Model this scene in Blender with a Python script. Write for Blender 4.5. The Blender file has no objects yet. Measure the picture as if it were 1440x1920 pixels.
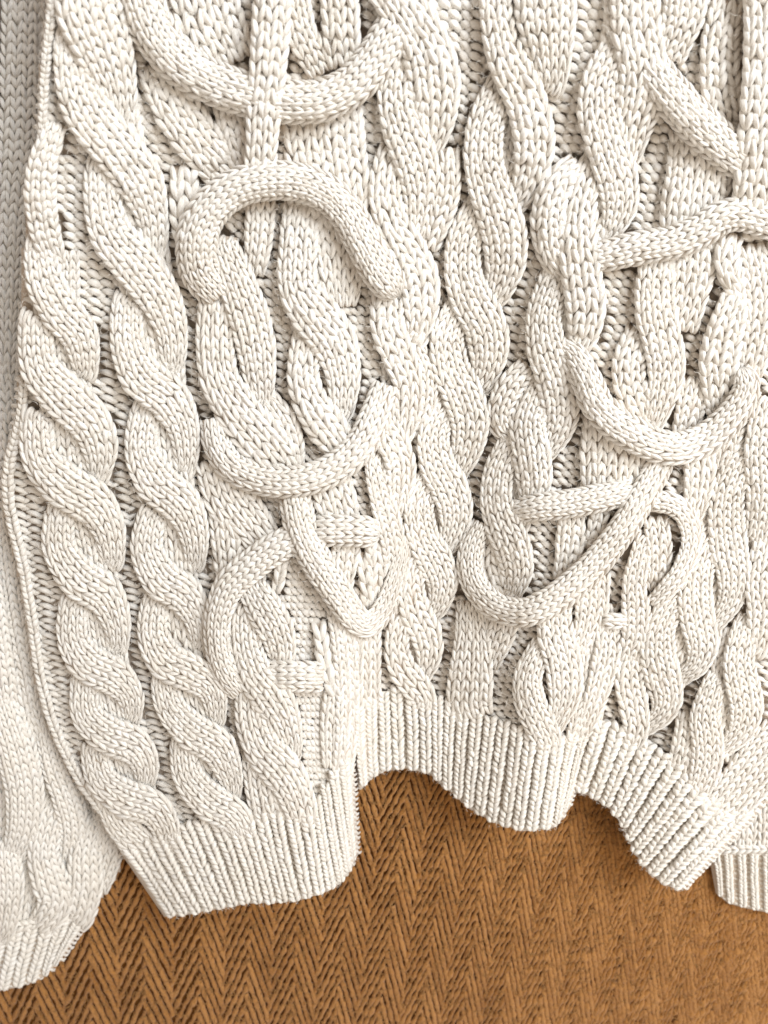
import bpy, math
import numpy as np
from mathutils import Vector

rng = np.random.default_rng(7)
scene = bpy.context.scene
C = scene.collection

# ------------------------------------------------------------------ camera, light, exposure
PITCH = math.radians(25.0)      # phone looks down a little at a garment hung on a wall
DIST = 0.62                     # metres from lens to the wall along the view axis
FPX = 1500.0                    # focal length in photo pixels (1440 x 1920)
Z0 = 1.25                       # height of the picture centre on the wall
CAM = np.array([0.0, -DIST * math.cos(PITCH), Z0 + DIST * math.sin(PITCH)])
FWD = np.array([0.0, math.cos(PITCH), -math.sin(PITCH)])
UPV = np.array([0.0, math.sin(PITCH), math.cos(PITCH)])

cam_d = bpy.data.cameras.new('camera')
cam = bpy.data.objects.new('camera', cam_d)
C.objects.link(cam)
cam.location = Vector(CAM)
cam.rotation_euler = Vector(FWD).to_track_quat('-Z', 'Y').to_euler()
cam_d.sensor_fit = 'HORIZONTAL'
cam_d.sensor_width = 36.0
cam_d.lens = 36.0 * FPX / 1440.0
cam_d.clip_start = 0.02
cam_d.clip_end = 50
cam_d.dof.use_dof = True
cam_d.dof.focus_distance = DIST - 0.07
cam_d.dof.aperture_fstop = 11.0
scene.camera = cam

world = bpy.data.worlds.new('World')
scene.world = world
world.use_nodes = True
wb = world.node_tree.nodes['Background']
wb.inputs[0].default_value = (1.0, 0.845, 0.70, 1)
wb.inputs[1].default_value = 0.47


def area_light(name, loc, target, size, power, color):
    d = bpy.data.lights.new(name, 'AREA')
    d.shape = 'RECTANGLE'
    d.size, d.size_y = size
    d.energy = power
    d.color = color
    o = bpy.data.objects.new(name, d)
    C.objects.link(o)
    o.location = loc
    o.rotation_euler = (Vector(target) - Vector(loc)).to_track_quat('-Z', 'Y').to_euler()
    return o


area_light('window_light', (1.15, -1.5, Z0 + 1.5), (0.0, 0, Z0 - 0.1), (1.1, 1.1), 57.0, (0.91, 0.96, 1.0))
area_light('warm_fill', (0.9, -0.9, Z0 - 0.35), (0.2, 0, Z0 - 0.2), (0.5, 0.5), 4.0, (1.0, 0.90, 0.76))  # added unseen fill, warms right-facing folds and brightens the weave

scene.view_settings.view_transform = 'Standard'
scene.view_settings.look = 'None'
scene.view_settings.gamma = 1.0
scene.view_settings.exposure = 0.1
scene.view_settings.use_curve_mapping = False
scene.render.engine = 'CYCLES'
scene.cycles.max_bounces = 8
scene.cycles.diffuse_bounces = 6


# ------------------------------------------------------------------ picture plan -> wall
def smooth2(a, n):
    for _ in range(n):
        p = np.pad(a, 1, mode='edge')
        a = (p[1:-1, 1:-1] * 2 + p[:-2, 1:-1] + p[2:, 1:-1] + p[1:-1, :-2] + p[1:-1, 2:]) / 6.0
    return a


GX0, GY0, GS = -400.0, -300.0, 10.0
GW, GH = 240, 250


def make_field(rows, ns):
    gx = GX0 + GS * np.arange(GW)
    gy = GY0 + GS * np.arange(GH)
    ys = [r[0] for r in rows]
    prof = np.array([np.interp(gx, [p[0] for p in r[1]], [p[1] for p in r[1]]) for r in rows])
    out = np.empty((GH, GW))
    for i in range(GW):
        out[:, i] = np.interp(gy, ys, prof[:, i])
    return smooth2(out, ns)


def sample(F, x, y):
    fx = np.clip((np.asarray(x) - GX0) / GS, 0, GW - 1.001)
    fy = np.clip((np.asarray(y) - GY0) / GS, 0, GH - 1.001)
    ix = fx.astype(int); iy = fy.astype(int)
    tx = fx - ix; ty = fy - iy
    return (F[iy, ix] * (1 - tx) * (1 - ty) + F[iy, ix + 1] * tx * (1 - ty)
            + F[iy + 1, ix] * (1 - tx) * ty + F[iy + 1, ix + 1] * tx * ty)


# how far the front of the garment stands off the wall (folds of the hem), in plan pixels
BODY = make_field([
    (0,    [(60, 235), (110, 228), (250, 190), (400, 168), (600, 160), (900, 150), (1100, 150), (1450, 140)]),
    (300,  [(40, 230), (90, 225), (250, 190), (400, 168), (600, 160), (900, 145), (1100, 150), (1450, 140)]),
    (600,  [(20, 200), (80, 198), (180, 182), (350, 160), (600, 190), (770, 170), (850, 108), (950, 118), (1100, 165), (1350, 150), (1450, 120)]),
    (1000, [(-5, 112), (50, 135), (130, 152), (300, 175), (550, 230), (690, 222), (745, 165), (790, 95), (880, 95), (1000, 165), (1180, 172), (1260, 140), (1330, 80), (1450, 95)]),
    (1300, [(60, 112), (110, 132), (190, 152), (350, 185), (550, 240), (640, 228), (685, 130), (720, 80), (760, 70), (850, 95), (1000, 175), (1080, 165), (1140, 105), (1180, 88), (1250, 100), (1350, 130), (1450, 110)]),
    (1480, [(140, 110), (190, 132), (260, 155), (400, 195), (550, 245), (640, 235), (664, 185), (690, 75), (760, 62), (850, 95), (1000, 172), (1050, 155), (1085, 84), (1200, 112), (1300, 140), (1400, 110)]),
    (1700, [(270, 80), (330, 140), (450, 200), (600, 240), (655, 200), (690, 75), (760, 62), (850, 95), (1000, 170), (1050, 155), (1085, 84), (1200, 112), (1290, 140), (1400, 110)]),
], 5)
SLEEVE = make_field([  # bulge left of frame is unseen, shaped to shade the visible strip
    (0,    [(-400, 420), (-170, 400), (-110, 220), (-60, 40), (-10, 8), (120, 4)]),
    (700,  [(-400, 400), (-180, 370), (-115, 200), (-65, 40), (-15, 8), (90, 4)]),
    (1150, [(-400, 200), (-200, 150), (-60, 80), (40, 42), (120, 12), (260, 6)]),
    (1400, [(-400, 120), (-100, 90), (20, 75), (90, 60), (170, 30), (260, 10)]),
    (1850, [(-400, 120), (-100, 85), (20, 72), (100, 55), (200, 25), (280, 10)]),
], 4)
BACK = make_field([(0, [(0, 18), (1300, 18), (1500, 30)]), (1900, [(0, 14), (1320, 14), (1350, 34), (1500, 44)])], 2)
WALL = np.zeros((GH, GW))


def to_world(x, y, h):
    """point of the plan (photo pixels on the wall) lifted h plan-pixels off the wall."""
    x = np.asarray(x, float); y = np.asarray(y, float); h = np.asarray(h, float)
    dx = (x - 720.0) / FPX
    dy = (960.0 - y) / FPX
    D = FWD[None] + dx.reshape(-1, 1) * np.array([[1.0, 0, 0]]) + dy.reshape(-1, 1) * UPV[None]
    t = -CAM[1] / D[:, 1]
    k = t / FPX
    tt = t - h.reshape(-1) * k
    P = CAM[None] + D * tt.reshape(-1, 1)
    return P.reshape(x.shape + (3,)), k.reshape(x.shape)


# ------------------------------------------------------------------ mesh helpers
def new_mesh(name, V, quads, mat, parent=None, uv=None, tint=None, smooth=True):
    me = bpy.data.meshes.new(name)
    n, f = len(V), len(quads)
    me.vertices.add(n)
    me.vertices.foreach_set('co', np.ascontiguousarray(V, dtype=np.float32).ravel())
    me.loops.add(f * 4)
    me.polygons.add(f)
    q = np.ascontiguousarray(quads, dtype=np.int32)
    me.polygons.foreach_set('loop_start', np.arange(0, f * 4, 4, dtype=np.int32))
    me.loops.foreach_set('vertex_index', q.ravel())
    me.polygons.foreach_set('use_smooth', np.full(f, smooth))
    if uv is not None:
        l = me.uv_layers.new(name='UVMap')
        l.data.foreach_set('uv', np.ascontiguousarray(uv[q.ravel()], dtype=np.float32).ravel())
    if tint is not None:
        a = me.attributes.new('tint', 'FLOAT', 'POINT')
        a.data.foreach_set('value', np.ascontiguousarray(tint, dtype=np.float32))
    me.update(calc_edges=True)
    me.validate()
    me.materials.append(mat)
    o = bpy.data.objects.new(name, me)
    C.objects.link(o)
    if parent is not None:
        o.parent = parent
        o.matrix_parent_inverse = parent_inv(parent)
    return o


def parent_inv(p):
    m = p.matrix_basis.copy()
    q = p.parent
    if q is not None:
        m = q.matrix_basis @ q.matrix_basis.inverted() @ m
    return m.inverted()


def tubes(P, R, S=7, flat=1.0):
    """P (n,m,3) centre lines, R (n,m) radii -> verts, quads, uv, tint."""
    n, m, _ = P.shape
    T = np.gradient(P, axis=1)
    T /= np.linalg.norm(T, axis=2, keepdims=True) + 1e-12
    N = CAM[None, None] - P
    N /= np.linalg.norm(N, axis=2, keepdims=True)
    B = np.cross(T, N)
    B /= np.linalg.norm(B, axis=2, keepdims=True) + 1e-12
    N = np.cross(B, T)
    a = np.arange(S) * 2 * math.pi / S
    V = (P[:, :, None, :] + R[:, :, None, None] *
         (np.cos(a)[None, None, :, None] * B[:, :, None, :] + flat * np.sin(a)[None, None, :, None] * N[:, :, None, :]))
    V = V.reshape(-1, 3)
    base = (np.arange(n) * m * S)[:, None, None]
    i = (np.arange(m - 1) * S)[None, :, None]
    j = np.arange(S)[None, None, :]
    j2 = (np.arange(S) + 1) % S
    j2 = j2[None, None, :]
    q = np.stack([base + i + j, base + i + j2, base + i + S + j2, base + i + S + j], axis=-1).reshape(-1, 4)
    u = np.minimum(np.arange(S), S - np.arange(S)) * 2.0 / S
    uv = np.empty((n, m, S, 2))
    uv[..., 0] = u[None, None, :]
    uv[..., 1] = np.linspace(0, 1, m)[None, :, None]
    tint = np.repeat(rng.random(n), m * S)
    return V, q, uv.reshape(-1, 2), tint


def grid_quads(nr, nc, keep=None):
    i = np.arange(nr - 1)[:, None] * nc
    j = np.arange(nc - 1)[None, :]
    q = np.stack([i + j, i + j + 1, i + nc + j + 1, i + nc + j], axis=-1)
    if keep is not None:
        q = q[keep]
    return q.reshape(-1, 4)


# ------------------------------------------------------------------ materials
def nd(nt, t, **kw):
    n = nt.nodes.new(t)
    for k, v in kw.items():
        setattr(n, k, v)
    return n


def yarn_material(name, col, col2, ply=True):
    m = bpy.data.materials.new(name)
    m.use_nodes = True
    nt = m.node_tree
    L = nt.links.new
    b = nt.nodes['Principled BSDF']
    b.inputs['Roughness'].default_value = 0.95
    b.inputs['Specular IOR Level'].default_value = 0.06
    b.inputs['Sheen Weight'].default_value = 0.30
    b.inputs['Sheen Roughness'].default_value = 0.5
    geo = nd(nt, 'ShaderNodeNewGeometry')
    big = nd(nt, 'ShaderNodeTexNoise'); big.inputs['Scale'].default_value = 16; big.inputs['Detail'].default_value = 4
    L(geo.outputs['Position'], big.inputs['Vector'])
    fine = nd(nt, 'ShaderNodeTexNoise'); fine.inputs['Scale'].default_value = 900; fine.inputs['Detail'].default_value = 3
    L(geo.outputs['Position'], fine.inputs['Vector'])
    at = nd(nt, 'ShaderNodeAttribute', attribute_name='tint')
    add = nd(nt, 'ShaderNodeMath', operation='MULTIPLY_ADD'); add.inputs[1].default_value = 0.55
    L(at.outputs['Fac'], add.inputs[0]); L(big.outputs['Fac'], add.inputs[2])
    rmp = nd(nt, 'ShaderNodeMapRange'); rmp.inputs[1].default_value = 0.35; rmp.inputs[2].default_value = 1.15
    L(add.outputs[0], rmp.inputs[0])
    mix = nd(nt, 'ShaderNodeMix', data_type='RGBA')
    mix.inputs[6].default_value = (*col, 1); mix.inputs[7].default_value = (*col2, 1)
    L(rmp.outputs[0], mix.inputs[0])
    L(mix.outputs[2], b.inputs['Base Color'])
    h = fine.outputs['Fac']
    if ply:
        uvn = nd(nt, 'ShaderNodeUVMap')
        sep = nd(nt, 'ShaderNodeSeparateXYZ'); L(uvn.outputs[0], sep.inputs[0])
        a1 = nd(nt, 'ShaderNodeMath', operation='MULTIPLY'); a1.inputs[1].default_value = 13.0; L(sep.outputs[0], a1.inputs[0])
        a2 = nd(nt, 'ShaderNodeMath', operation='MULTIPLY_ADD'); a2.inputs[1].default_value = 5.0; L(sep.outputs[1], a2.inputs[0]); L(a1.outputs[0], a2.inputs[2])
        a3 = nd(nt, 'ShaderNodeMath', operation='MULTIPLY_ADD'); a3.inputs[1].default_value = 17.0; L(at.outputs['Fac'], a3.inputs[0]); L(a2.outputs[0], a3.inputs[2])
        s = nd(nt, 'ShaderNodeMath', operation='SINE'); L(a3.outputs[0], s.inputs[0])
        s2 = nd(nt, 'ShaderNodeMath', operation='MULTIPLY_ADD'); s2.inputs[1].default_value = 0.35; L(s.outputs[0], s2.inputs[0]); L(fine.outputs['Fac'], s2.inputs[2])
        h = s2.outputs[0]
    bump = nd(nt, 'ShaderNodeBump'); bump.inputs['Strength'].default_value = 0.55; bump.inputs['Distance'].default_value = 0.0006
    L(h, bump.inputs['Height']); L(bump.outputs[0], b.inputs['Normal'])
    return m


YARN = yarn_material('cream_cotton_yarn', (0.82, 0.78, 0.715), (0.865, 0.845, 0.81))
SHADE_CORE = yarn_material('gap_shade_backing', (0.62, 0.53, 0.44), (0.68, 0.59, 0.50), ply=False)  # yarn backing, darkened and warmed: gap shade put into its colour


def wool_material():
    m = bpy.data.materials.new('brown_wool_weave')
    m.use_nodes = True
    nt = m.node_tree
    L = nt.links.new
    b = nt.nodes['Principled BSDF']
    b.inputs['Roughness'].default_value = 0.95
    b.inputs['Specular IOR Level'].default_value = 0.1
    b.inputs['Sheen Weight'].default_value = 0.15
    geo = nd(nt, 'ShaderNodeNewGeometry')
    n1 = nd(nt, 'ShaderNodeTexNoise'); n1.inputs['Scale'].default_value = 420; n1.inputs['Detail'].default_value = 5; n1.inputs['Roughness'].default_value = 0.7
    n2 = nd(nt, 'ShaderNodeTexNoise'); n2.inputs['Scale'].default_value = 14; n2.inputs['Detail'].default_value = 3
    L(geo.outputs['Position'], n1.inputs['Vector']); L(geo.outputs['Position'], n2.inputs['Vector'])
    ad = nd(nt, 'ShaderNodeMath', operation='MULTIPLY_ADD'); ad.inputs[1].default_value = 0.5
    at = nd(nt, 'ShaderNodeAttribute', attribute_name='tint')
    tm = nd(nt, 'ShaderNodeMath', operation='MULTIPLY_ADD'); tm.inputs[1].default_value = 0.45
    L(at.outputs['Fac'], tm.inputs[0]); L(n2.outputs['Fac'], tm.inputs[2])
    L(tm.outputs[0], ad.inputs[0]); L(n1.outputs['Fac'], ad.inputs[2])
    cr = nd(nt, 'ShaderNodeValToRGB')
    e = cr.color_ramp.elements
    e[0].position = 0.45; e[0].color = (0.19, 0.071, 0.012, 1)
    e[1].position = 1.0; e[1].color = (0.50, 0.24, 0.07, 1)
    k = cr.color_ramp.elements.new(0.72); k.color = (0.345, 0.148, 0.032, 1)
    L(ad.outputs[0], cr.inputs[0]); L(cr.outputs[0], b.inputs['Base Color'])
    bump = nd(nt, 'ShaderNodeBump'); bump.inputs['Strength'].default_value = 0.9; bump.inputs['Distance'].default_value = 0.002
    L(n1.outputs['Fac'], bump.inputs['Height']); L(bump.outputs[0], b.inputs['Normal'])
    return m


WOOL = wool_material()


def plain(name, col, rough=0.95):
    m = bpy.data.materials.new(name)
    m.use_nodes = True
    nt = m.node_tree
    b = nt.nodes['Principled BSDF']
    b.inputs['Roughness'].default_value = rough
    b.inputs['Specular IOR Level'].default_value = 0.1
    geo = nd(nt, 'ShaderNodeNewGeometry')
    n1 = nd(nt, 'ShaderNodeTexNoise'); n1.inputs['Scale'].default_value = 500
    nt.links.new(geo.outputs['Position'], n1.inputs['Vector'])
    mx = nd(nt, 'ShaderNodeMix', data_type='RGBA')
    mx.inputs[6].default_value = (*[c * 0.75 for c in col], 1); mx.inputs[7].default_value = (*[c * 1.2 for c in col], 1)
    nt.links.new(n1.outputs['Fac'], mx.inputs[0]); nt.links.new(mx.outputs[2], b.inputs['Base Color'])
    return m


WEAVE_BASE = plain('dark_brown_weave_ground', (0.14, 0.055, 0.010))
WOOL_FIBRE = plain('loose_wool_fibre', (0.42, 0.23, 0.09))
COTTON_FIBRE = plain('loose_cotton_fibre', (0.82, 0.79, 0.74))


# ------------------------------------------------------------------ wall covered with herringbone wool
def wall():
    xs = np.linspace(-1.2, 1.2, 25); zs = np.linspace(Z0 - 1.2, Z0 + 1.2, 25)
    X, Z = np.meshgrid(xs, zs)
    V = np.stack([X, np.full_like(X, 0.0012), Z], -1).reshape(-1, 3)
    w = new_mesh('wall', V, grid_quads(25, 25), WEAVE_BASE)
    w['kind'] = 'structure'
    w['label'] = 'golden brown herringbone wool weave behind the sweater'
    # apex lines of the weave at plan height y = 1780, and how much each leans
    ax = np.array([-240, -138, -34, 68, 170, 272, 377, 467, 556, 642, 726, 806, 884, 958, 1030, 1098, 1164, 1228, 1290, 1350, 1410, 1470, 1530, 1590], float)

    def line(x0, y):
        lean = np.interp(x0, [170, 272, 740, 1100, 1500], [0.02, 0.0, -0.13, -0.17, -0.17])
        return x0 + lean * (y - 1780)
    for c in range(len(ax) - 1):
        for side in (0, 1):
            xa0, xb0 = (ax[c], (ax[c] + ax[c + 1]) / 2) if side == 0 else (ax[c + 1], (ax[c] + ax[c + 1]) / 2)
            pitch = np.interp(xa0, [100, 700, 1400], [31, 29, 27])
            ys = np.arange(1150, 2260, pitch)
            ys = ys + rng.normal(0, 0.8, len(ys)) + (pitch * 0.5 if side else 0)
            n = len(ys); m = 22
            u = np.linspace(-0.05, 1.05, m)
            drop = np.interp(xa0, [100, 700, 1400], [106, 104, 112])
            yy = ys[:, None] + drop * u[None] + rng.normal(0, 0.5, (n, m))
            xx = line(xa0, yy) * (1 - u[None]) + line(xb0, yy) * u[None] + rng.normal(0, 0.5, (n, m))
            felt = np.clip((xx + 0.35 * (yy - 1600) - 950) / 700, 0, 1)       # worn flat and fuzzy to the right
            hh = 0.5 + rng.normal(0, 0.5, (n, 1)) + 1.5 * np.sin(np.pi * np.clip(u, 0, 1))[None]
            rad = pitch * (0.17 + 0.065 * felt) * (1 + rng.normal(0, 0.13 + 0.10 * felt, (n, m)))
            if side:        # this leg of the zigzag is crossed by the other thread: beads instead of a smooth ridge
                rad = rad * (0.90 + 0.22 * np.cos(u[None] * 2 * np.pi * 5.0 + np.arange(n)[:, None] * 2.4)) * (1 - 0.1 * felt)
            P, k = to_world(xx, yy, hh)
            V, q, uv, t = tubes(P, k * rad, 6, 0.8)
            o = new_mesh('weave_column', V, q, WOOL, w, uv, t)
    # loose fibres felted over the weave
    nf = 20000
    x = rng.uniform(-60, 1500, nf); y = rng.uniform(1400, 1960, nf)
    dens = rng.random(nf) < np.interp(x, [0, 600, 1400], [0.45, 0.7, 1.0])
    x, y = x[dens], y[dens]
    fibres('wool_fibres', x, y, lambda X, Y: 6.0 + 0 * X, 5, 16, 0.8, WOOL_FIBRE, w)
    return w


def fibres(name, x, y, hf, l0, l1, rad, mat, parent):
    n, m = len(x), 6
    ang = rng.uniform(0, 2 * math.pi, n); cur = rng.normal(0, 1.3, n); ln = rng.uniform(l0, l1, n)
    u = np.linspace(0, 1, m)
    th = ang[:, None] + cur[:, None] * u[None]
    X = x[:, None] + np.cumsum(np.cos(th), 1) * ln[:, None] / m
    Y = y[:, None] + np.cumsum(np.sin(th), 1) * ln[:, None] / m
    Hh = hf(X, Y) + (rng.uniform(0, 5, n)[:, None]) * np.sin(u * np.pi)[None]
    P, k = to_world(X, Y, Hh)
    R = k * rad * np.linspace(1, 0.4, m)[None]
    V, q, uv, t = tubes(P, R, 3)
    o = new_mesh(name, V, q, mat, parent)
    o['kind'] = 'stuff'
    return o


wall_o = wall()

# ------------------------------------------------------------------ the garment
sweater = bpy.data.objects.new('sweater', None)
C.objects.link(sweater)
p0, _ = to_world(np.array([720.0]), np.array([1500.0]), np.array([0.0]))
sweater.location = Vector(p0[0])
sweater['label'] = 'cream chunky cable knit sweater with wavy ribbed hem hanging over brown herringbone weave'
sweater['category'] = 'sweater'

COVER = np.zeros((500, 420), bool)      # 5 px raster of what strands cover (plan)


def cover(x, y):
    i = ((np.asarray(y) + 200) / 5).astype(int); j = ((np.asarray(x) + 250) / 5).astype(int)
    ok = (i >= 0) & (i < 500) & (j >= 0) & (j < 420)
    COVER[i[ok], j[ok]] = True


class Path:
    def __init__(s, pts, ws):
        pts = np.array(pts, float)
        ws = np.interp(np.linspace(0, 1, len(pts)), np.linspace(0, 1, len(ws)), ws)
        p = np.vstack([2 * pts[0] - pts[1], pts, 2 * pts[-1] - pts[-2]])
        w = np.concatenate([[ws[0]], ws, [ws[-1]]])
        out, ow = [], []
        for i in range(1, len(p) - 2):
            t = np.linspace(0, 1, 24, endpoint=False)[:, None]
            a, b, c, d = p[i - 1], p[i], p[i + 1], p[i + 2]
            out.append(0.5 * (2 * b + (c - a) * t + (2 * a - 5 * b + 4 * c - d) * t ** 2 + (3 * b - a - 3 * c + d) * t ** 3))
            ow.append(w[i] * (1 - t[:, 0]) + w[i + 1] * t[:, 0])
        out.append(p[-2:-1]); ow.append(w[-2:-1])
        q = np.vstack(out); ww = np.concatenate(ow)
        s.a = np.concatenate([[0], np.cumsum(np.linalg.norm(np.diff(q, axis=0), axis=1))])
        s.L = s.a[-1]
        T = np.gradient(q, axis=0)
        for _ in range(6):
            T[1:-1] = (T[:-2] + 2 * T[1:-1] + T[2:]) / 4
            ww[1:-1] = (ww[:-2] + 2 * ww[1:-1] + ww[2:]) / 4
        T /= np.linalg.norm(T, axis=1, keepdims=True)
        s.q, s.T, s.w = q, T, ww

    def at(s, a):
        f = lambda v: np.interp(a, s.a, v)
        return f(s.q[:, 0]), f(s.q[:, 1]), f(s.T[:, 1]), -f(s.T[:, 0]), f(s.w)


def col_px(y):
    return np.interp(y, [0, 300, 600, 1000, 1400, 1700], [25, 23.5, 21.5, 18.5, 16.5, 16.0])


def knit_strand(name, pts, ws, parent=None, field=BODY, cols=None, lift=6, hump=12, dome=0.2, rowk=1.12, clamp=0.6,
                ends=-8, as_one=False, legk=1.58, spread=(0.93, 0.07), z=0, r_k=0.232, round_end=False, ext=0, wide=1.0, shp=0.55, rope=False, pw=2.2):
    parent = parent or sweater
    ws = list(ws)
    mx = max(ws)
    pts = [np.array(p, float) for p in pts]
    if rope:        # a lobe comes out broad from under the one above and tapers in under the one below
        for i, f in ((0, 0.72), (1, 0.8)):
            nw = max(ws[i], f * mx)
            pts[i] = pts[i] + np.array([(nw - ws[i]) * 0.40, 0.0])
            ws[i] = nw
        ws[2:] = [max(w, 0.5 * mx) for w in ws[2:]]
        ws = [w * wide for w in ws]
    else:
        ws = [max(w, clamp * mx) * wide for w in ws]
    if ext:
        d0 = pts[0] - pts[1]; d1 = pts[-1] - pts[-2]
        if rope:
            d0 = d0 / np.linalg.norm(d0) + np.array([0.5, -0.3]); d1 = d1 / np.linalg.norm(d1) + np.array([-0.6, 0.2])
        pts = [pts[0] + d0 / np.linalg.norm(d0) * ext] + pts + [pts[-1] + d1 / np.linalg.norm(d1) * ext]
        ws = [ws[0]] + ws + [ws[-1]]
    pa = Path(pts, ws)
    ym = float(np.mean(pa.q[:, 1]))
    n = cols or max(1, int(round(np.percentile(pa.w, 75) / col_px(ym) + 0.22)))

    def endw(a):      # narrowing of a rounded free end
        if not round_end:
            return np.ones_like(a)
        d = np.clip((pa.L - a) / (0.5 * mx), 0, 1)
        return np.sqrt(np.clip(1 - (1 - d) ** 2, 0.04, 1))

    def surf(a, qq, extra=0.0):
        x, y, nx, ny, w = pa.at(a)
        w = w * endw(a)
        X = x + nx * qq * w / 2
        Y = y + ny * qq * w / 2
        s = np.clip(a / pa.L, 0, 1)
        sh = np.clip(np.sin(math.pi * s), 0, 1) ** shp
        if round_end:
            sh = np.clip(s * 6, 0, 1) * endw(a)
        lf = z + ends + (lift + hump - ends) * sh
        pr = np.sqrt(np.clip(1 - np.abs(qq) ** pw, 0, 1))
        Hh = sample(field, X, Y) + lf + dome * w * (pr - 0.35) + extra
        return X, Y, Hh, w

    # backing under the stitches
    na, nq = max(6, int(pa.L / 9)), 11
    A, Q = np.meshgrid(np.linspace(0, pa.L, na), np.linspace(-0.96, 0.96, nq), indexing='ij')
    cw0 = np.interp(A, pa.a, pa.w) / n
    X, Y, Hh, _ = surf(A, Q, -0.20 * cw0)
    edge = np.abs(Q) > 0.9
    Hh = np.where(edge, np.minimum(Hh, sample(field, X, Y) - 6), Hh)
    P, _k = to_world(X, Y, Hh)
    Vc, qc = P.reshape(-1, 3), grid_quads(na, nq)
    A2, Q2 = np.meshgrid(np.linspace(0, pa.L, int(pa.L / 3) + 2), np.linspace(-0.85, 0.85, 30), indexing='ij')
    X2, Y2, _, _ = surf(A2, Q2)
    cover(X2.ravel(), Y2.ravel())
    cols_out = []
    for c in range(n):
        qi = -1 + (2 * c + 1) / n
        rp = float(np.median(pa.w)) / n * rowk
        rows = max(2, int(round(pa.L / rp)))
        a0 = (np.arange(rows) + 0.5 + rng.normal(0, 0.05, rows)) * pa.L / rows
        m = 8
        u = np.linspace(0, 1, m)
        PS, RS = [], []
        for sd in (-1, 1):
            jl = rng.normal(1, 0.06, (rows, 1)); jq = rng.normal(0, 0.06, (rows, 1)); js = rng.normal(0, 0.06, (rows, 1))
            aa = a0[:, None] + (u[None] - 0.5) * legk * rp * jl
            aa = np.clip(aa, 0, pa.L)
            off = spread[0] * (1 - u) + spread[1] * u + 0.07 * np.sin(math.pi * u)
            qq = qi + (sd * off[None] + jq + js * (u[None] - 0.5)) / n
            qq = np.clip(qq, -1, 1)
            w = np.interp(aa, pa.a, pa.w) * endw(aa)
            cw = w / n
            r0 = r_k * cw * rng.normal(1, 0.07, (rows, 1))
            X, Y, Hh, _ = surf(aa, qq)
            Hh = Hh + r0 * (1.5 * np.sin(math.pi * u)[None] ** 0.8 - 0.95 + 0.95 * (u[None] - 0.5)) + rng.normal(0, 0.05, (rows, 1)) * cw
            P, k = to_world(X, Y, Hh)
            PS.append(P)
            RS.append(k * r0 * (0.22 + 0.78 * np.sin(math.pi * np.clip(u * 0.96 + 0.02, 0, 1))[None] ** 0.8))
        cols_out.append(tubes(np.concatenate(PS), np.concatenate(RS), 7, 0.95))
    if as_one:
        parts = [(Vc, qc, np.zeros((len(Vc), 2)), np.zeros(len(Vc)))] + cols_out
        V, q, uv, t = join(parts)
        return new_mesh(name, V, q, YARN, parent, uv, t)
    o = new_mesh(name, Vc, qc, SHADE_CORE, parent, np.zeros((len(Vc), 2)), np.full(len(Vc), 0.3))
    for V, q, uv, t in cols_out:
        new_mesh('stitch_column', V, q, YARN, o, uv, t)
    return o


def join(parts):
    V, Q, U, T, b = [], [], [], [], 0
    for v, q, u, t in parts:
        V.append(v); Q.append(q + b); U.append(u); T.append(t); b += len(v)
    return np.vstack(V), np.vstack(Q), np.vstack(U), np.concatenate(T)


def inside(poly, x, y):
    poly = np.array(poly, float)
    r = np.zeros(x.shape, bool)
    j = len(poly) - 1
    for i in range(len(poly)):
        xi, yi = poly[i]; xj, yj = poly[j]
        c = ((yi > y) != (yj > y)) & (x < (xj - xi) * (y - yi) / (yj - yi + 1e-12) + xi)
        r ^= c
        j = i
    return r


def sheet(name, poly, field, drop, parent, step=8.0):
    poly = np.array(poly, float)
    x0, y0 = poly.min(0) - step; x1, y1 = poly.max(0) + step
    xs = np.arange(x0, x1 + step, step); ys = np.arange(y0, y1 + step, step)
    X, Y = np.meshgrid(xs, ys)
    keep = inside(poly, (X[:-1, :-1] + X[1:, 1:]) / 2, (Y[:-1, :-1] + Y[1:, 1:]) / 2)
    P, _ = to_world(X, Y, sample(field, X, Y) - drop)
    q = grid_quads(len(ys), len(xs), keep)
    used, inv = np.unique(q.ravel(), return_inverse=True)
    V = P.reshape(-1, 3)[used]
    o = new_mesh(name, V, inv.reshape(-1, 4), SHADE_CORE, parent, np.zeros((len(V), 2)), np.full(len(V), 0.2))
    s = o.modifiers.new('thickness', 'SOLIDIFY'); s.thickness = 0.004; s.offset = 0
    return o


# ------------------------------------------------------------------ outlines (plan pixels)
LEFT_EDGE = [(92, -600), (90, 0), (78, 120), (70, 265), (52, 380), (42, 520), (38, 700), (30, 790), (10, 870), (10, 950), (35, 1060), (52, 1160),
             (68, 1270), (98, 1373), (145, 1467), (187, 1525), (232, 1602)]
RIB_L_TOP = [(232, 1602), (285, 1578), (340, 1550), (400, 1537), (470, 1527), (545, 1528), (585, 1512), (612, 1472), (632, 1442), (658, 1424)]
RIB_L_BOT = [(312, 1718), (362, 1713), (412, 1703), (462, 1693), (512, 1692), (560, 1687), (604, 1674), (636, 1657), (657, 1630), (668, 1602)]
RIB_M_TOP = [(662, 1336), (700, 1312), (740, 1292), (790, 1300), (840, 1318), (876, 1336), (922, 1350), (975, 1368), (1040, 1386), (1078, 1382), (1108, 1362)]
RIB_M_BOT = [(673, 1482), (695, 1458), (722, 1444), (762, 1440), (806, 1450), (842, 1482), (882, 1516), (928, 1543), (985, 1558), (1040, 1550), (1066, 1512)]
RIB_R_TOP = [(1112, 1356), (1150, 1357), (1192, 1385), (1235, 1410), (1275, 1440), (1305, 1478), (1345, 1505), (1384, 1522), (1418, 1522)]
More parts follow.
